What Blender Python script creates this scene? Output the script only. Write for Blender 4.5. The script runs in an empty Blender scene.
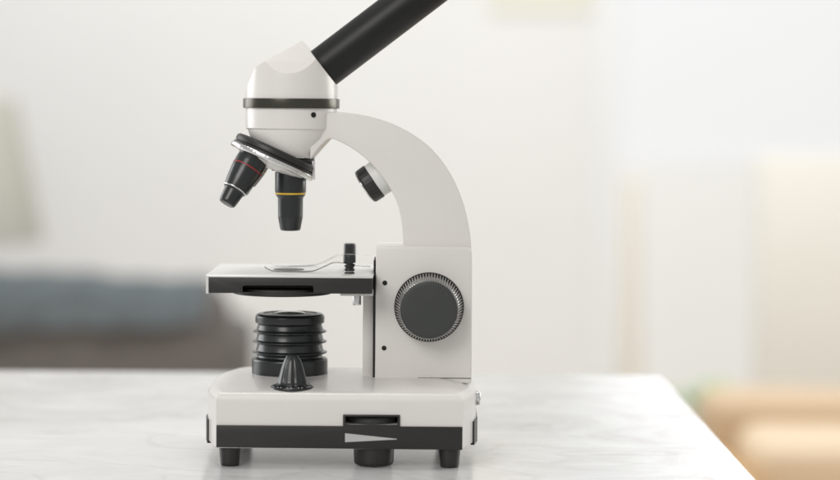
import bpy, bmesh, math, random
from mathutils import Vector, Matrix
random.seed(7)
S = bpy.context.scene
COL = S.collection
MM = 0.001
LIFT = 2.0          # the feet stand on the table at z = 0

# ------------------------------------------------------------------ camera
cam = bpy.data.cameras.new("camera"); co = bpy.data.objects.new("camera", cam); COL.objects.link(co)
S.camera = co
cam.sensor_width = 36; cam.lens = 2255 / 840 * 36
cam.clip_start = 0.05; cam.clip_end = 60
TH = math.atan(130 / 2255)
co.matrix_world = (Matrix.Translation((0, -1.35, 0.208)) @ Matrix.Rotation(math.pi / 2 - TH, 4, 'X')
                   @ Matrix.Rotation(math.radians(0.43), 4, 'Z'))
cam.dof.use_dof = True; cam.dof.focus_distance = 1.333; cam.dof.aperture_fstop = 4.1

# ------------------------------------------------------------------ world, lamps, exposure
W = bpy.data.worlds.new("World"); S.world = W; W.use_nodes = True
bg = W.node_tree.nodes['Background']
bg.inputs[0].default_value = (1.0, 0.985, 0.965, 1); bg.inputs[1].default_value = 0.46

def area(name, loc, target, sx, sy, power, color=(1, 1, 1), spread=180):
    l = bpy.data.lights.new(name, 'AREA'); l.shape = 'RECTANGLE'; l.size = sx; l.size_y = sy
    l.energy = power; l.color = color; l.spread = math.radians(spread)
    o = bpy.data.objects.new(name, l); COL.objects.link(o); o.location = loc
    o.rotation_euler = (Vector(target) - Vector(loc)).to_track_quat('-Z', 'Y').to_euler()
    return o
area('softbox_left', (-1.4, 0.75, 0.42), (-0.05, 0, 0.12), 0.9, 0.8, 8, (0.97, 0.985, 1))
area('softbox_right', (1.3, 0.85, 0.48), (-0.02, 0, 0.12), 0.8, 0.8, 9, (1, 0.985, 0.95))
area('softbox_top', (-0.16, 0.16, 1.2), (-0.06, 0.03, 0), 0.45, 0.3, 4.6, (1, 0.99, 0.97))
area('softbox_front', (-0.75, -1.5, 1.05), (-0.03, 0, 0.12), 0.8, 0.8, 12.5, (1, 0.975, 0.955))
area('table_edge_fill', (0.20, 0.02, 1.3), (0.155, 0.02001, 0), 1.3, 0.045, 0.42, (1, 1, 1), 9).rotation_euler = (0, math.radians(-2), math.radians(90))  # added narrow light, only brightens the strip along the right table edge
area('wall_fill', (-0.1, 2.7, 2.5), (0.1, 5.6, -0.2), 4.2, 1.2, 98, (0.962, 0.99, 0.998))  # unseen fill light, added to wash the back wall
area('armchair_fill', (0.9, 2.4, 2.3), (0.9, 3.0, -0.6), 1.5, 1.5, 17, (1, 0.985, 0.96))  # fill added from above to brighten the armchair side; no real fixture

S.view_settings.view_transform = 'Standard'; S.view_settings.look = 'None'
S.view_settings.exposure = 0.12; S.view_settings.gamma = 1
S.render.engine = 'CYCLES'

# ------------------------------------------------------------------ materials
def mat(name, color, rough=0.5, metal=0.0, coat=0.0, var=0.0, vscale=40, bump=0.0, bscale=900, spec=0.5,
        trans=0.0, emit=None, estr=0.0, ior=1.5, rvar=0.0):
    m = bpy.data.materials.new(name); m.use_nodes = True
    nt = m.node_tree; b = nt.nodes['Principled BSDF']
    b.inputs['Base Color'].default_value = (*color, 1); b.inputs['Roughness'].default_value = rough
    b.inputs['Metallic'].default_value = metal; b.inputs['Coat Weight'].default_value = coat
    b.inputs['Coat Roughness'].default_value = 0.12
    b.inputs['Specular IOR Level'].default_value = spec
    b.inputs['Transmission Weight'].default_value = trans; b.inputs['IOR'].default_value = ior
    if emit:
        b.inputs['Emission Color'].default_value = (*emit, 1); b.inputs['Emission Strength'].default_value = estr
    tc = nt.nodes.new('ShaderNodeTexCoord')
    n = nt.nodes.new('ShaderNodeTexNoise'); n.inputs['Scale'].default_value = vscale
    n.inputs['Detail'].default_value = 6
    nt.links.new(tc.outputs['Object'], n.inputs['Vector'])
    if var:
        r = nt.nodes.new('ShaderNodeMix'); r.data_type = 'RGBA'
        r.inputs['A'].default_value = (*[c * (1 - var) for c in color], 1)
        r.inputs['B'].default_value = (*[min(1, c * (1 + var)) for c in color], 1)
        nt.links.new(n.outputs['Fac'], r.inputs['Factor']); nt.links.new(r.outputs['Result'], b.inputs['Base Color'])
    if rvar:
        mr = nt.nodes.new('ShaderNodeMapRange')
        mr.inputs['To Min'].default_value = max(0, rough - rvar); mr.inputs['To Max'].default_value = rough + rvar
        nt.links.new(n.outputs['Fac'], mr.inputs['Value']); nt.links.new(mr.outputs['Result'], b.inputs['Roughness'])
    if bump:
        n2 = nt.nodes.new('ShaderNodeTexNoise'); n2.inputs['Scale'].default_value = bscale; n2.inputs['Detail'].default_value = 3
        nt.links.new(tc.outputs['Object'], n2.inputs['Vector'])
        bp = nt.nodes.new('ShaderNodeBump'); bp.inputs['Strength'].default_value = bump
        bp.inputs['Distance'].default_value = 0.0004
        nt.links.new(n2.outputs['Fac'], bp.inputs['Height']); nt.links.new(bp.outputs['Normal'], b.inputs['Normal'])
    return m

WHITE = mat('white_enamel', (0.755, 0.73, 0.70), 0.34, coat=0.3, var=0.015, vscale=25, bump=0.10, bscale=1500, rvar=0.05)
WHITE2 = mat('pale_plastic', (0.72, 0.72, 0.70), 0.4, var=0.02)
BLACK = mat('black_plastic', (0.017, 0.0165, 0.0145), 0.42, var=0.1, vscale=60, bump=0.12, bscale=2500, rvar=0.06)
GLOSSB = mat('gloss_black', (0.013, 0.016, 0.016), 0.30, coat=0.12, var=0.05, rvar=0.05)
TUBEM = mat('satin_black_tube', (0.0085, 0.009, 0.0085), 0.42, spec=0.34, var=0.05, rvar=0.05)
KNOB = mat('charcoal_rubber', (0.036, 0.040, 0.037), 0.5, var=0.08, vscale=90, bump=0.15, bscale=2500)
KNURL = mat('knurled_grip', (0.40, 0.40, 0.39), 0.24, metal=0.85, coat=0.2)
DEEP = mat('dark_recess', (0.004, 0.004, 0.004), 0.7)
METAL = mat('brushed_metal', (0.72, 0.72, 0.71), 0.24, metal=1.0, var=0.05, rvar=0.06)
PLATE = mat('satin_steel_plate', (0.74, 0.745, 0.72), 0.36, metal=0.4, var=0.02)
BRONZE = mat('dark_metal_band', (0.085, 0.08, 0.068), 0.28, metal=0.9, var=0.1, rvar=0.05)
YELLOW = mat('yellow_ring', (0.65, 0.42, 0.04), 0.4)
RED = mat('red_ring', (0.25, 0.02, 0.02), 0.4)
GREY = mat('grey_print', (0.5, 0.5, 0.49), 0.4)
GLASS = mat('clear_glass', (0.95, 0.98, 1.0), 0.02, trans=1.0, ior=1.5)

# ------------------------------------------------------------------ geometry helpers (millimetres in, metres out)
def finish(name, bm, m, parent, sharp=32, lift=LIFT):
    bmesh.ops.recalc_face_normals(bm, faces=bm.faces)
    for f in bm.faces: f.smooth = True
    lim = math.radians(sharp)
    for e in bm.edges:
        if len(e.link_faces) == 2: e.smooth = e.calc_face_angle(0) < lim
    off = Vector((0, 0, 0))
    if parent is not None and parent.get('_o') is not None: off = Vector(parent['_o'])
    for v in bm.verts: v.co = (v.co + Vector((0, 0, lift))) * MM - off
    me = bpy.data.meshes.new(name); bm.to_mesh(me); bm.free(); me.materials.append(m)
    o = bpy.data.objects.new(name, me); COL.objects.link(o)
    if parent is not None:
        o.parent = parent; o['_o'] = list(off)
    return o

def thing(name, label, cat, loc_mm, group=None):
    o = bpy.data.objects.new(name, None); COL.objects.link(o)
    o.empty_display_size = 0.02
    o.location = Vector(loc_mm) * MM; o['_o'] = list(o.location)
    o['label'] = label; o['category'] = cat
    if group: o['group'] = group
    return o

def basis(d):
    d = Vector(d).normalized()
    a = Vector((0, 1, 0)) if abs(d.y) < 0.9 else Vector((1, 0, 0))
    u = (a - d * a.dot(d)).normalized(); w = d.cross(u)
    return u, w, d

def lathe(prof, c=(0, 0, 0), d=(0, 0, 1), n=64, bm=None, teeth=None):
    """prof: (radius, distance along d); teeth(i_ring, k) scales the radius"""
    bm = bm or bmesh.new(); u, w, d = basis(d); c = Vector(c); rings = []
    for i, (r, h) in enumerate(prof):
        if r < 1e-6: rings.append([bm.verts.new(c + d * h)]); continue
        rr = []
        for k in range(n):
            a = 2 * math.pi * k / n; q = r * (teeth(i, k) if teeth else 1)
            rr.append(bm.verts.new(c + d * h + u * q * math.cos(a) + w * q * math.sin(a)))
        rings.append(rr)
    for A, B in zip(rings, rings[1:]):
        for k in range(n):
            k2 = (k + 1) % n
            if len(A) == 1 and len(B) == 1: continue
            if len(A) == 1: bm.faces.new((A[0], B[k], B[k2]))
            elif len(B) == 1: bm.faces.new((A[k], B[0], A[k2]))
            else: bm.faces.new((A[k], B[k], B[k2], A[k2]))
    if len(rings[0]) > 1: bm.faces.new(rings[0])
    if len(rings[-1]) > 1: bm.faces.new(rings[-1])
    return bm

def rnd(prof, r=0.5, steps=3):
    """round the corners of a profile"""
    out = [prof[0]]
    for a, b, c in zip(prof, prof[1:], prof[2:]):
        A, B, C_ = Vector(a), Vector(b), Vector(c)
        l1, l2 = (A - B).length, (C_ - B).length
        if l1 < 1e-6 or l2 < 1e-6: out.append(b); continue
        q = min(r, l1 * .45, l2 * .45)
        p1 = B + (A - B) / l1 * q; p2 = B + (C_ - B) / l2 * q
        for t in range(steps + 1):
            t /= steps
            v = p1 * (1 - t) ** 2 + B * 2 * t * (1 - t) + p2 * t * t
            out.append((v.x, v.y))
    out.append(prof[-1]); return out

def bev(bm, w, seg=3, ang=30):
    es = [e for e in bm.edges if len(e.link_faces) == 2 and e.calc_face_angle(0) > math.radians(ang)]
    if es: bmesh.ops.bevel(bm, geom=es, offset=w, segments=seg, profile=0.5, affect='EDGES', clamp_overlap=True)
    return bm

def prism(pts, y0, y1, b=0.0, seg=3, bm=None):
    """outline in x,z pushed through from y0 to y1"""
    bm = bm or bmesh.new()
    A = [bm.verts.new((x, y0, z)) for x, z in pts]; B = [bm.verts.new((x, y1, z)) for x, z in pts]
    bm.faces.new(A); bm.faces.new(B[::-1]); n = len(pts)
    for i in range(n): bm.faces.new((A[i], B[i], B[(i + 1) % n], A[(i + 1) % n]))
    bmesh.ops.recalc_face_normals(bm, faces=bm.faces)
    if b: bev(bm, b, seg)
    return bm

def box(x0, x1, y0, y1, z0, z1, b=0.0, seg=3, bm=None):
    t = bmesh.new() if bm is None or b else bm
    prism([(x0, z0), (x1, z0), (x1, z1), (x0, z1)], y0, y1, b, seg, t)
    if bm is not None and t is not bm:
        me = bpy.data.meshes.new('tmp'); t.to_mesh(me); t.free(); bm.from_mesh(me); bpy.data.meshes.remove(me); return bm
    return t

def loft(rings, cap=True):
    bm = bmesh.new(); R = [[bm.verts.new(p) for p in r] for r in rings]; n = len(R[0])
    for A, B in zip(R, R[1:]):
        for k in range(n): bm.faces.new((A[k], B[k], B[(k + 1) % n], A[(k + 1) % n]))
    if cap: bm.faces.new(R[0]); bm.faces.new(R[-1])
    return bm

def smooth_poly(p, it=2):
    for _ in range(it):
        q = [p[0]]
        for a, b in zip(p, p[1:]):
            q += [(a[0] * .75 + b[0] * .25, a[1] * .75 + b[1] * .25), (a[0] * .25 + b[0] * .75, a[1] * .25 + b[1] * .75)]
        q.append(p[-1]); p = q
    return p

def wire(pts, r, bm=None, flat=1.0, n=8):
    """rounded strip along a 3D polyline; flat widens it in y"""
    rings = []
    for i, p in enumerate(pts):
        a = Vector(pts[max(0, i - 1)]); b = Vector(pts[min(len(pts) - 1, i + 1)])
        d = (b - a).normalized(); u = Vector((0, 1, 0)); w = d.cross(u).normalized()
        rings.append([Vector(p) + u * (r * flat * math.cos(2 * math.pi * k / n)) + w * (r * math.sin(2 * math.pi * k / n)) for k in range(n)])
    return loft(rings)

def carve(o, bm):
    """cut a pocket of shape bm (world mm) out of o; its walls are dark"""
    off = Vector(o['_o'])
    bmesh.ops.recalc_face_normals(bm, faces=bm.faces)
    for v in bm.verts: v.co = (v.co + Vector((0, 0, LIFT))) * MM - off
    me = bpy.data.meshes.new('cut'); bm.to_mesh(me); bm.free()
    c = bpy.data.objects.new('cut', me); COL.objects.link(c)
    # world position of both objects comes from the parent chain
    c.parent = o
    md = o.modifiers.new('b', 'BOOLEAN'); md.object = c; md.operation = 'DIFFERENCE'; md.solver = 'EXACT'
    bpy.context.view_layer.update()
    dg = bpy.context.evaluated_depsgraph_get()
    new = bpy.data.meshes.new_from_object(o.evaluated_get(dg))
    o.modifiers.clear(); o.data = new
    bpy.data.objects.remove(c); bpy.data.meshes.remove(me)

# ------------------------------------------------------------------ the table
def marble():
    m = bpy.data.materials.new('white_marble'); m.use_nodes = True
    nt = m.node_tree; b = nt.nodes['Principled BSDF']
    tc = nt.nodes.new('ShaderNodeTexCoord'); mp = nt.nodes.new('ShaderNodeMapping')
    mp.inputs['Scale'].default_value = (1.0, 1.25, 1); mp.inputs['Rotation'].default_value = (0, 0, math.radians(9))
    nt.links.new(tc.outputs['Object'], mp.inputs['Vector'])
    n1 = nt.nodes.new('ShaderNodeTexNoise'); n1.inputs['Scale'].default_value = 9; n1.inputs['Detail'].default_value = 9
    n1.inputs['Roughness'].default_value = 0.6; n1.inputs['Distortion'].default_value = 1.4
    nt.links.new(mp.outputs['Vector'], n1.inputs['Vector'])
    r1 = nt.nodes.new('ShaderNodeValToRGB'); e = r1.color_ramp.elements
    e[0].position = 0.30; e[0].color = (0.57, 0.572, 0.56, 1); e[1].position = 0.62; e[1].color = (0.68, 0.685, 0.68, 1)
    nt.links.new(n1.outputs['Fac'], r1.inputs['Fac'])
    # thin veins where a second noise crosses its middle value
    n2 = nt.nodes.new('ShaderNodeTexNoise'); n2.inputs['Scale'].default_value = 4.5; n2.inputs['Detail'].default_value = 7
    n2.inputs['Distortion'].default_value = 2.2
    nt.links.new(mp.outputs['Vector'], n2.inputs['Vector'])
    r2 = nt.nodes.new('ShaderNodeValToRGB'); e = r2.color_ramp.elements
    e[0].position = 0.475; e[0].color = (1, 1, 1, 1); e[1].position = 0.525; e[1].color = (1, 1, 1, 1)
    k = r2.color_ramp.elements.new(0.5); k.color = (0.85, 0.84, 0.81, 1)
    nt.links.new(n2.outputs['Fac'], r2.inputs['Fac'])
    mx = nt.nodes.new('ShaderNodeMix'); mx.data_type = 'RGBA'; mx.blend_type = 'MULTIPLY'; mx.inputs['Factor'].default_value = 0.8
    nt.links.new(r1.outputs['Color'], mx.inputs['A']); nt.links.new(r2.outputs['Color'], mx.inputs['B'])
    nt.links.new(mx.outputs['Result'], b.inputs['Base Color'])
    b.inputs['Roughness'].default_value = 0.34
    mr = nt.nodes.new('ShaderNodeMapRange'); mr.inputs['To Min'].default_value = 0.16; mr.inputs['To Max'].default_value = 0.30
    nt.links.new(n1.outputs['Fac'], mr.inputs['Value']); nt.links.new(mr.outputs['Result'], b.inputs['Roughness'])
    return m
MARBLE = marble()
tb = thing('table', 'white marble topped table that the microscope stands on', 'table', (-350, -150, 0))
bm = box(-1100, 192, -700, 424, -32, 0, 1.2, 3); finish('tabletop', bm, MARBLE, tb, lift=0)
for x in (-1040, 132):
    for y in (-640, 364):
        finish('leg', lathe(rnd([(16, -745), (26, -32.2)], 1), (x, y, 0), n=24), WHITE2, tb, lift=0)

# ------------------------------------------------------------------ the microscope
AY = 13.0; AX = -78.5
M = thing('microscope', 'white and black student microscope standing on the marble table', 'microscope', (-46, AY, 0))

# base
plan = [(-71.5, -63), (-78, -38), (-80.2, -22), (-80.2, 28), (-78, 42), (-71.5, 63),
        (71.5, 63), (78, 42), (80.2, 28), (80.2, -22), (78, -38), (71.5, -63)]
lev = [(9.2, 0.8), (10.0, 0), (36.6, 0), (38.4, 0.35), (39.9, 1.1), (41.1, 2.4), (41.9, 4.2), (42.4, 6.2), (43.6, 14), (45.4, 27), (46.1, 38)]
rings = [[(-46 + x * (1 - min(i, 4 + i * .33) / 80), AY + y * (1 - i / 63), z) for x, y in plan] for z, i in lev]
base = finish('base', loft(rings), WHITE, M, 24)
fp = [(-117.3, 9.8), (25.5, 9.3), (25.5, 22.7), (-10.8, 22.7), (-10.8, 29.4), (-43.9, 29.4), (-43.9, 22.7), (-117.3, 22.7)]
panel = finish('front_panel', prism(fp, -51.2, -49.6, 0.35, 2), BLACK, base)
# opening of the dimmer wheel, cut through the tab into the base
carve(panel, box(-42.6, -12.1, -60, -40, 23.4, 28.4, .5, 2))
carve(base, box(-42.7, -12.0, -60, -16, 23.3, 28.5))
finish('dial_opening', box(-42.6, -12.1, -16.6, -16.2, 23.4, 28.4), DEEP, panel)
bm = lathe(rnd([(0, 22.6), (14.0, 22.6), (14.4, 23), (14.4, 26.2), (13.4, 27.2), (0, 27.2)], .5), (-27.3, -34.0, 0), n=96,
           teeth=lambda i, k: 1.0 if k % 2 else 0.99)
finish('dimmer_wheel', bm, KNOB, base)
finish('wedge_mark', prism([(-42.6, 18.6), (-12.6, 15.6), (-12.6, 15.2), (-42.6, 13.4)], -51.36, -51.15), GREY, panel)
# side panels follow the bulged flanks
for sx in (-1, 1):
    pts = [(-78.0, -38), (-80.2, -22), (-80.2, 28), (-78, 42)]
    out = [(p[0] * -sx, p[1]) for p in pts]
    rr = []
    for z in (8.4, 22.4):
        r = [(-46 + (x + sx * 1.0), AY + y, z) for x, y in out] + [(-46 + (x - sx * 1.2), AY + y, z) for x, y in out[::-1]]
        rr.append(r)
    finish('side_panel', bev(loft(rr), 0.25, 2), BLACK, base)
for x, y in ((-110.0, -42.5), (18.2, -42.5), (-110.0, 66), (18.2, 66)):
    bm = lathe(rnd([(0, -2), (5.0, -2), (5.5, -1.2), (6.5, 9.6), (0, 9.6)], .5), (x, y, 0), n=40)
    finish('foot', bm, BLACK, base)
finish('centre_foot', lathe(rnd([(0, -1.3), (10.9, -1.3), (11.6, 0), (12.0, 9.6), (0, 9.6)], .5), (-26.1, -37.0, 0), n=64), BLACK, base)
finish('socket_plug', lathe(rnd([(0, 0), (4.3, 0), (4.3, 2.6), (3.7, 3.2), (0, 3.2)], .3), (33.8, -4, 33.8), (1, 0, 0), 32), METAL, base)

# illuminator stack
cp = [(0, 43), (22.6, 43), (23.0, 44), (23.0, 54.4), (22.4, 55.4), (20.0, 56.0), (19.6, 57.6), (22.6, 58.6), (22.6, 59.3),
      (20.4, 60.0), (19.4, 64.4), (22.4, 65.1), (22.4, 65.8), (20.4, 66.5), (19.4, 70.5), (22.2, 71.2), (22.2, 71.9),
      (20.3, 72.6), (19.2, 75.9), (20.9, 77.0), (20.9, 80.9), (19.6, 82.3), (17.0, 82.5), (16.2, 81.6), (0, 81.4)]
il = finish('illuminator', lathe(rnd(cp, .5), (AX, AY, 0), n=96), GLOSSB, M)
finish('collar', lathe(rnd([(15.6, 81.3), (15.6, 82.1), (10.6, 82.5), (10.3, 81.3)], .2), (AX, AY, 0), n=72), WHITE2, il)
finish('lens', lathe([(9.8, 81.3)] + [(9.8 * math.cos(a / 8 * math.pi / 2), 82.0 + 1.9 * math.sin(a / 8 * math.pi / 2)) for a in range(9)],
                     (AX, AY, 0), n=48), mat('pale_lens', (0.35, 0.37, 0.36), 0.08, coat=0.5), il)

# fluted front knob
kp = [(13.4, 0), (13.6, .6), (13.2, 1.4), (11.2, 2.1), (8.9, 3.0), (8.4, 5), (7.6, 8), (6.6, 12), (5.1, 16.4), (3.5, 19.2), (1.9, 20.5), (0, 20.9)]
def flute(i, k): return 1.0 if (i < 3 or i > 9) else 1 - (0.11 if i > 4 else 0.04) * max(0.0, math.sin(k * math.pi / 6)) ** 2
ck = finish('height_knob', lathe(kp, (-74.3, -33.2, 42.2), n=96, teeth=flute), GLOSSB, M, 60)
bm = bmesh.new()
for k in range(36):
    a = 2 * math.pi * k / 36
    if k % 3 == 1: continue
    c, s = math.cos(a), math.sin(a)
    t = lathe([(0, 0), (0.5, 0), (0.5, 0.3), (0, .3)], (-74.3 + 12.3 * c, -33.2 + 12.3 * s, 43.8), (0.3 * c, 0.3 * s, 1), 6)
    me = bpy.data.meshes.new('tmp'); t.to_mesh(me); t.free(); bm.from_mesh(me); bpy.data.meshes.remove(me)
finish('scale_marks', bm, GREY, ck)

# pillar, arm and slide
pil = finish('pillar', prism([(-26.4, 43), (31.4, 43), (31.3, 121), (30.4, 123.4), (28, 124.6), (-26.2, 124.6)], -9, 35, 1.0, 3), WHITE, M)
for x, z in ((-20.8, 102.9), (-21.0, 63.9)):
    finish('screw_hole', lathe(rnd([(0, 0), (1.45, 0), (1.45, .35), (0, .35)], .1), (x, -9.0, z), (0, -1, 0), 24), DEEP, pil)
finish('base_seam', box(-0.5, 31.0, -9.15, -8.6, 45.9, 46.3), DEEP, pil)
finish('slide_gap', box(-27.6, -26.3, -7.6, 30, 44.6, 116), DEEP, pil)
finish('stage_slide', box(-33.9, -27.7, -2, 28, 44.6, 98.0, .4, 2), WHITE, M)

out = [(31.15, 100), (31.15, 126), (28.8, 141.2), (24.1, 157), (17.0, 170.6), (7.0, 183.0), (-4.0, 191.4), (-15.4, 197.3), (-26.8, 201.2), (-37.8, 203.3), (-48.8, 204.3), (-66, 204.6)]
inn = [(-66, 176), (-60.1, 183.6), (-55.8, 188.1), (-51.1, 188.0), (-42.2, 183.9), (-33.2, 177.4), (-26.6, 170.8), (-19.7, 161.9), (-13.9, 151.8), (-10.8, 139.1), (-10.1, 125.3), (-10.1, 100)]
inn = inn[:2] + [(-56.5, 187.4), (-54.2, 188.7)] + smooth_poly(inn[3:], 2)
arm = finish('arm', prism(smooth_poly(out, 2) + inn, -3.5, 29.5, 2.4, 4), WHITE, M, 34)

# tension knob inside the arm
d = Vector((-.82, 0, -.57)).normalized(); c0 = Vector((-27.9, AY, 163))
tk = finish('tension_knob', lathe(rnd([(0, 0), (11.2, 0), (11.3, .6), (11.1, 6.0), (10.3, 7.2), (0, 7.2)], .5), c0, d, 96,
            teeth=lambda i, k: 1.0 if k % 3 else 0.985), BLACK, M)
finish('collar', lathe(rnd([(0, -13), (11.4, -13), (10.9, -0.1), (0, -0.1)], .4), c0, d, 64), WHITE2, tk)
finish('end_disc', lathe(rnd([(0, 7.1), (9.0, 7.1), (8.8, 7.9), (0, 7.9)], .3), c0, d, 64), METAL, tk)

# focus knobs, near and far side
def focus_knob(y, sgn):
    def tt(i, k): return 1.0 if i in (0, 1, 2, 9, 10) else (1.0 if k % 4 in (0, 1) else 0.94)
    p = [(0, 0), (20.3, 0), (20.5, 1.2), (20.5, 1.3), (20.3, 2.4), (19.9, 6), (19.3, 12), (18.0, 17.8), (17.5, 18.8), (16.9, 19.1), (0, 19.1)]
    o = finish('focus_knob', lathe(p, (5.7, y, 88.7), (0, sgn, 0), 288, teeth=tt), KNURL, M, 20)
    finish('flange', lathe([(0, .1), (20.75, .1), (20.75, 1.5), (0, 1.5)], (5.7, y, 88.7), (0, sgn, 0), 96), BLACK, o)
    finish('knob_face', lathe(rnd([(0, 18.9), (17.0, 18.9), (16.9, 20.2), (16.3, 20.9), (14.6, 21.1), (0, 21.6)], .4), (5.7, y, 88.7), (0, sgn, 0), 96), KNOB, o)
focus_knob(-9.0, -1); focus_knob(35.0, 1)

# head
H = finish('head_body', None or (lambda: (
    loft([[(AX + .3 + r * math.cos(a), AY + r * math.sin(a), z) for a in [2 * math.pi * k / 96 for k in range(96)]] for z, r in
          ((193.9, 26.9), (194.4, 27.4), (195.4, 27.5), (206.6, 27.6))])))(), WHITE, M)
n = Vector((-.407, -.06, -.914)).normalized(); NC = Vector((-89.6, AY, 174.9))
u0 = (Vector((1, 0, 0)) - n * n.x).normalized(); w0 = Vector((0, 1, 0)); w0 = (w0 - n * n.y - u0 * w0.dot(u0)).normalized()
r1 = [(AX + .3 + 26.4 * math.cos(a), AY + 26.4 * math.sin(a), 194.1) for a in [2 * math.pi * k / 96 for k in range(96)]]
r1b = [(AX - .2 + 25.2 * math.cos(a), AY + 25.6 * math.sin(a), 190.2 - 1.6 * math.cos(a)) for a in [2 * math.pi * k / 96 for k in range(96)]]
r2 = [Vector((-81.6 + 17.3 * math.cos(a), AY + 18.5 * math.sin(a), 178.0 - 1.6 * math.cos(a))) for a in [2 * math.pi * k / 96 for k in range(96)]]
finish('head_cone', loft([r1, r1b, r2]), WHITE, H, 40)
finish('trim_band', lathe(rnd([(27, 206.4), (29.1, 206.4), (29.1, 212.2), (27, 212.2)], .35), (AX + .3, AY, 0), n=96), BRONZE, M)
finish('screw_hole', lathe(rnd([(0, 0), (1.6, 0), (1.6, .5), (0, .5)], .1), (-63.8, -10.5, 202.6), (0.5, -0.86, 0), 24), DEEP, H)

def head_cap():
    bm = bmesh.new()
    ring = [2 * math.pi * k / 128 for k in range(128)]
    R = [[bm.verts.new((AX + .3 + 28.0 * math.cos(a), AY + 28.0 * math.sin(a), z)) for a in ring] for z in (212.2, 255)]
    for k in range(128): bm.faces.new((R[0][k], R[0][(k + 1) % 128], R[1][(k + 1) % 128], R[1][k]))
    bm.faces.new(R[0][::-1]); bm.faces.new(R[1])
    def cut(p, nrm):
        g = bm.verts[:] + bm.edges[:] + bm.faces[:]
        r = bmesh.ops.bisect_plane(bm, geom=g, plane_co=p, plane_no=nrm, clear_outer=True, dist=1e-5)
        es = [e for e in bm.edges if e.is_boundary]
        if es: bmesh.ops.holes_fill(bm, edges=es, sides=0)
        bmesh.ops.recalc_face_normals(bm, faces=bm.faces)
    cut((-71.0, 0, 246.6), Vector((-15.9, 0, 27.7)).normalized())
    cut((-71.0, 0, 246.6), Vector((26.3, 0, 20.4)).normalized())
    cut((-98.9, 0, 230.3), Vector((-.90, 0, .43)).normalized())
    cut((-106.3, 0, 213), Vector((-.975, 0, .22)).normalized())
    cut((0, AY - 27.4, 228), Vector((0, -.875, .485)).normalized())
    cut((0, AY + 27.4, 228), Vector((0, .875, .485)).normalized())
    bmesh.ops.dissolve_limit(bm, angle_limit=0.002, verts=bm.verts, edges=bm.edges)
    bev(bm, 0.7, 3, 14)
    return bm
cap = finish('head_cap', head_cap(), WHITE, M, 12)
d = Vector((.793, 0, .609)); tc0 = Vector((-58.3, AY, 231.3))
tube = finish('eyepiece_tube', lathe(rnd([(0, -4), (12.7, -4), (12.7, 118), (0, 118)], .5), tc0, d, 96), TUBEM, M)
finish('eyepiece', lathe(rnd([(0, 118), (14.6, 118), (15.2, 126), (15.2, 140), (12, 144), (7, 143), (0, 143)], .8), tc0, d, 96), BLACK, tube)

# nosepiece and objectives
npc = finish('nosepiece', lathe(rnd([(0, -6.6), (21, -7.4), (24.4, -7.0), (25.6, -6.0), (25.8, -3.4), (25.0, -3.1), (25.0, -2.6), (26.0, -2.3), (26.0, -1.0), (0, -1.0)], .3), NC, n, 96), BLACK, M)
finish('silver_ring', lathe(rnd([(20, -1.2), (26.8, -1.3), (27.1, -.6), (27.1, .9), (26.2, 1.9), (20, 2.0)], .35), NC, n, 192,
       teeth=lambda i, k: 1.0 if k % 3 else 0.995), METAL, npc)
finish('turret_dome', lathe([(23.0, 1.2), (21.4, 2.6), (17.5, 3.8), (12, 4.8), (0, 5.4)], NC, n, 64), WHITE, npc)
finish('stop_block', lathe(rnd([(0, 168.8), (12.4, 168.8), (12.8, 169.5), (12.8, 173.2), (11.9, 173.5), (11.9, 174), (12.6, 174.3), (12.6, 176), (0, 177)], .3), (AX + 1.2, AY - 1, 0), n=72), BLACK, npc)
cl = bmesh.new(); box(-65.6, -63.6, AY - 5, AY + 2, 163.6, 177.2, .4, 2, cl); box(-70, -64.0, AY - 5, AY + 2, 174.4, 177.0, .4, 2, cl)
finish('click_spring', cl, METAL, npc)

c = Vector((-78.5, AY, 168)); dv = Vector((0, 0, -1))
o = finish('objective', lathe(rnd([(0, 0), (9.4, 0), (9.4, 11.9), (9.0, 12.2), (9.0, 12.8), (8.9, 13.9), (8.3, 14.8), (7.6, 15.6), (7.5, 27.2), (6.2, 34.4), (5.6, 35.4), (0, 35.4)], .3), c, dv, 72), GLOSSB, npc)
finish('colour_ring', lathe(rnd([(8.6, 12.4), (9.25, 12.45), (9.25, 13.5), (8.6, 13.55)], .15), c, dv, 72), YELLOW, o)
finish('front_lens', lathe([(2.2, 35.2), (2.2, 35.6), (0, 35.7)], c, dv, 24), GLASS, o)
def tilted(c, dv, ring, k=1.0):
    p = [(0, 0), (9.0, 0), (9.4, 6), (9.2, 12), (8.3, 19), (7.3, 24.6), (6.2, 25.6), (6.0, 27), (5.3, 33.4), (4.6, 34.6), (0, 34.6)]
    p = [(r * k, h * k) for r, h in p]
    o = finish('objective', lathe(rnd(p, .4), c, dv, 72), GLOSSB, npc)
    finish('colour_ring', lathe(rnd([(8.6 * k, 9.2 * k), (9.5 * k, 9.2 * k), (9.45 * k, 10.1 * k), (8.6 * k, 10.1 * k)], .1), c, dv, 72), ring, o)
    finish('rim_ring', lathe(rnd([(6.0 * k, 24.1 * k), (7.6 * k, 24.2 * k), (7.4 * k, 24.8 * k), (6.0 * k, 25.0 * k)], .15), c, dv, 72), METAL, o)
    return o
tilted(Vector((-99.2, 1.5, 178.2)), Vector((-.475, -.29, -.85)), RED)
tilted(Vector((-97.2, 24.5, 177.2)), Vector((-.475, .29, -.85)), YELLOW, .78)

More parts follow.
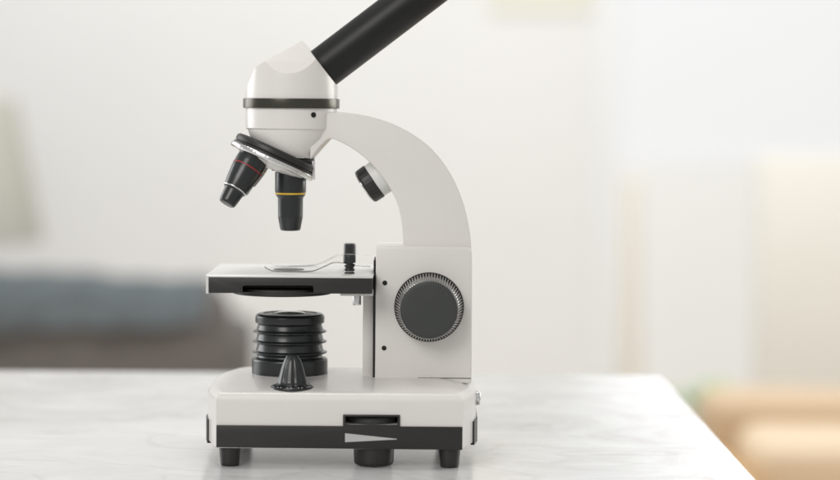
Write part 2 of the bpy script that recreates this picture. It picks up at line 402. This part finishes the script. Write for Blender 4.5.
# stage
st = finish('stage', box(-125.0, -27.3, -35.4, 60, 107.5, 108.9, .3, 2), PLATE, M)
lower = [(-123.4, 107.5), (-123.4, 98.2), (-27.8, 98.4), (-27.8, 107.5)]
sk = finish('front_skirt', prism(lower, -35.0, -14.2, .25, 2), BLACK, st)
bm = box(-125.0, -123.5, -35.0, 60, 97.9, 107.5); finish('side_lip', bm, PLATE, st)
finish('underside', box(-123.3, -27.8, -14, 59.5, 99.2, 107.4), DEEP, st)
carve(sk, prism([(-103.6, 98.9), (-62.0, 98.9), (-62.2, 102.7), (-64, 103.1), (-101.5, 102.8), (-103.6, 102.3)], -40, -17))
finish('diaphragm_disc', lathe(rnd([(0, 96.1), (29.0, 96.1), (29.5, 96.6), (29.5, 99.8), (29.0, 100.1), (0, 100.1)], .2), (-82.0, -6.6, 0), n=200,
       teeth=lambda i, k: 1.0 if k % 2 else 0.992), BLACK, st)
finish('aperture_ring', lathe(rnd([(7.0, 108.8), (9.4, 108.8), (9.3, 109.2), (7.2, 109.3)], .1), (AX - .8, AY, 0), n=64), BLACK, st)
finish('aperture', lathe([(7.1, 108.9), (7.1, 109.05), (0, 109.05)], (AX - .8, AY, 0), n=48), PLATE, st)
finish('bracket', box(-47.2, -27.6, -14, 30, 95.4, 99.1, .3, 2), WHITE2, st)
finish('stage_screw', lathe(rnd([(0, 89.7), (2.3, 89.7), (2.5, 90.3), (2.5, 95.5), (0, 95.5)], .2), (-37.3, -10, 0), n=32), METAL, st)
def clip(y, dz, x0):
    pts = [(-92.6, 112.0), (-90.8, 110.6), (-88.5, 109.7), (-84, 109.4), (-74.3, 109.4), (-65, 109.6), (-61.2, 110.6), (-55, 113.6), (-51.8, 115.2), (-48.5, 115.6), (-40.5, 114.5 + dz), (-34, 113.3 + dz), (-29.4, 113.3 + dz)]
    # the curl end swings towards the middle of the stage
    q = [(x, y + (AY - y) * (0.28 if y < AY else 0.34) * min(1, max(0, (-50 - x) / 30)), z) for x, z in smooth_poly(pts, 1)]
    c_ = finish('stage_clip', wire(q, 0.40, flat=3.6), METAL, st)
    p = [(0, 108.7), (3.1, 108.7), (3.1, 109.6), (2.4, 109.8), (2.4, 110.5), (3.1, 110.7), (3.1, 111.7), (2.4, 112.0), (2.4, 112.6), (3.0, 112.9),
         (3.0, 113.9), (2.0, 114.1), (2.0, 115.2), (3.6, 115.4), (3.7, 116), (3.7, 119.4 + dz), (3.2, 120.3 + dz), (0, 120.5 + dz)]
    finish('clip_knob', lathe(rnd(p, .2), (x0, y, 0), n=40), GLOSSB, c_)
    finish('washer', lathe(rnd([(2.4, 110.0), (2.95, 110.0), (2.95, 110.4), (2.4, 110.4)], .1), (x0, y, 0), n=32), METAL, c_)
clip(-16, 0, -41.7); clip(50, 2.6, -43.6)

# ------------------------------------------------------------------ background, far out of focus
def struct(name, bm, m):
    o = finish(name, bm, m, None, lift=0); o['kind'] = 'structure'; return o
WALL = mat('off_white_plaster', (0.80, 0.79, 0.775), 0.9, var=0.02, vscale=3)
FLOOR = mat('pale_oak_floor', (0.58, 0.52, 0.44), 0.5, var=0.10, vscale=6)
struct('wall', box(-4500, 530, 5600, 5720, -750, 2600), WALL)
struct('floor', box(-4500, 4500, -1500, 6800, -850, -750), FLOOR)
wd = thing('window', 'tall bright white window in the blurred background on the right', 'window', (1900, 5700, -750))
finish('pane', box(600, 3400, 5640, 5650, 60, 2500), mat('bright_pane', (.3, .3, .3), .5, emit=(0.97, 0.98, 0.985), estr=0.53), wd, lift=0)
fr = bmesh.new()
box(531, 600, 5592, 5790, -749, 2500, bm=fr); box(3400, 3470, 5700, 5790, -749, 2500, bm=fr)
finish('frame', fr, mat('white_frame', (.82, .82, .81), .5), wd, lift=0)
finish('lower_panel', box(601, 3399, 5610, 5790, -749, 58), mat('pale_panel', (.86, .855, .84), .6), wd, lift=0)

# picture on the wall
pc = thing('picture', 'cream picture hanging high on the off white wall', 'picture', (365, 5590, 520))
finish('canvas', box(222, 510, 5591, 5597, 520, 1000), mat('cream_canvas', (.80, .77, .67), .8, var=.05, vscale=6), pc, lift=0)
b_ = bmesh.new(); box(210, 522, 5588, 5599, 507, 519, bm=b_); box(210, 221, 5588, 5599, 519, 1000, bm=b_); box(511, 522, 5588, 5599, 519, 1000, bm=b_)
finish('frame', b_, mat('cream_frame', (.80, .775, .70), .6), pc, lift=0)

# beige post
ps = thing('wooden_post', 'pale beige wooden post with round foot, blurred behind the far right table corner', 'post', (520, 4230, -750))
PW = mat('pale_wood', (.76, .71, .63), .6, var=.05, vscale=8)
finish('shaft', lathe(rnd([(0, -730), (36, -730), (20, 40), (0, 40)], 6), (525, 4230, 0), n=40), PW, ps, lift=0)
finish('foot', lathe(rnd([(0, -750), (150, -750), (140, -730), (0, -729)], 5), (525, 4230, 0)), PW, ps, lift=0)

# cabinet
cb = thing('cabinet', 'tall cream cabinet, blurred at the right edge', 'cabinet', (1270, 4450, -750))
CREAM = mat('cream_lacquer', (.72, .69, .625), .5, var=.03, vscale=4)
finish('carcass', box(870, 1670, 4300, 4440, -700, 100, 6, 2), CREAM, cb, lift=0)
for x in (876, 1273): finish('door', box(x, x + 391, 4280, 4298, -690, 92, 3, 2), CREAM, cb, lift=0)
cb.rotation_euler.z = math.radians(-10)
finish('plinth', box(890, 1650, 4330, 4430, -750, -701), CREAM, cb, lift=0)

# armchair in tan leather
ac = thing('armchair', 'tan leather armchair beyond the right side of the table', 'armchair', (740, 2700, -750))
TAN = mat('tan_leather', (.62, .46, .30), .55, var=.08, vscale=6); TAN2 = mat('pale_tan_cushion', (.74, .585, .41), .6, var=.06, vscale=5)
OCH = mat('ochre_leather', (.75, .51, .22), .55, var=.08, vscale=6)
finish('backrest', box(515, 1060, 2700, 2860, -640, -300, 45, 5), TAN, ac, lift=0)
finish('seat', box(566, 1009, 2200, 2418, -600, -440, 40, 5), TAN2, ac, lift=0)
finish('cushion', box(566, 1009, 2420, 2699, -600, -345, 45, 5), TAN2, ac, lift=0)
finish('armrest', box(470, 563, 2250, 2698, -640, -392, 40, 5), OCH, ac, lift=0)
finish('armrest', box(1012, 1100, 2250, 2698, -640, -392, 40, 5), OCH, ac, lift=0)
for x in (520, 1050):
    for y in (2290, 2780): finish('leg', lathe([(15, -750), (22, -641)], (x, y, 0), n=20), KNOB, ac, lift=0)

# potted plant
pp = thing('potted_plant', 'small green leafy plant in a white pot, blurred beside the armchair', 'plant', (620, 3550, -750))
finish('pot', lathe(rnd([(0, -750), (60, -750), (85, -600), (78, -600), (70, -620), (0, -620)], 4), (625, 3550, 0)), WHITE2, pp, lift=0)
bm = bmesh.new(); rg = random.Random(3)
for i in range(300):
    a = rg.uniform(0, 2 * math.pi); r = 85 * math.sqrt(rg.random()); z = rg.uniform(-600, -400)
    c = Vector((618 + r * math.cos(a), 3550 + r * math.sin(a), z)); dd = Vector((math.cos(a), math.sin(a), rg.uniform(-.2, .9))).normalized()
    sd = dd.cross(Vector((0, 0, 1))).normalized(); l = rg.uniform(35, 60)
    p = [c, c + dd * l * .5 + sd * 13, c + dd * l + Vector((0, 0, -8)), c + dd * l * .5 - sd * 13]
    bm.faces.new([bm.verts.new(q) for q in p])
finish('foliage', bm, mat('leaf_green', (.36, .52, .24), .5, var=.2, vscale=12), pp, lift=0)
finish('stem', wire([(625, 3550, -622), (630, 3548, -540), (636, 3552, -450)], 6), mat('stem_green', (.2, .2, .1), .6), pp, lift=0)

# sofa on the left with a blue throw
so = thing('sofa', 'dark taupe grey sofa, blurred behind the table on the left', 'sofa', (-1400, 4300, -750))
TAUPE = mat('taupe_fabric', (.135, .120, .112), .9, var=.12, vscale=9)
finish('backrest', box(-2600, -445, 3800, 4020, -650, -205, 60, 6), TAUPE, so, lift=0)
finish('seat', box(-2500, -540, 4022, 4600, -640, -430, 50, 5), TAUPE, so, lift=0)
finish('armrest', box(-538, -430, 4022, 4600, -650, -330, 45, 5), TAUPE, so, lift=0)
for x in (-2500, -520):
    for y in (3850, 4550): finish('leg', lathe([(18, -750), (24, -645)], (x, y, 0), n=20), KNOB, so, lift=0)
bm = bmesh.new()
N = 70; rows = []
for i in range(N + 1):
    x = -2300 + i * 1810 / N; t = i / N
    f = 3 * math.sin(i * 1.3) + 3 * math.sin(i * .57)
    top = -140 - 52 * t ** 1.5 + f
    rows.append([bm.verts.new((x, y, z)) for y, z in ((3782 + f, -345 + f + 60 * t), (3780 + f, -240), (3792, top - 38), (3830, top), (3920, top + 14 * (1 - t)), (4000, top - 8), (4038, -240), (4040, -420))])
for A, B in zip(rows, rows[1:]):
    for j in range(7): bm.faces.new((A[j], B[j], B[j + 1], A[j + 1]))
bmesh.ops.solidify(bm, geom=bm.faces[:], thickness=5)
th = finish('throw_blanket', bm, mat('slate_blue_wool', (.235, .265, .275), .95, var=.15, vscale=10), None, 60, lift=0)
th['label'] = 'slate blue blanket draped over the top of the grey sofa'; th['category'] = 'blanket'

# floor lamp behind the sofa
fl = thing('floor_lamp', 'floor lamp with a beige drum shade behind the sofa at the left edge', 'floor lamp', (-1200, 4500, -750))
finish('lamp_shade', lathe(rnd([(0, -140), (270, -140), (200, 230), (0, 230)], 10), (-1250, 4500, 0)), mat('beige_linen', (.50, .485, .425), .9, var=.05), fl, lift=0)
finish('pole', lathe([(12, -740), (12, -141)], (-1250, 4500, 0), n=20), METAL, fl, lift=0)
finish('foot', lathe(rnd([(0, -750), (140, -750), (135, -735), (0, -734)], 4), (-1250, 4500, 0)), METAL, fl, lift=0)

for o in bpy.data.objects:
    if '_o' in o: del o['_o']
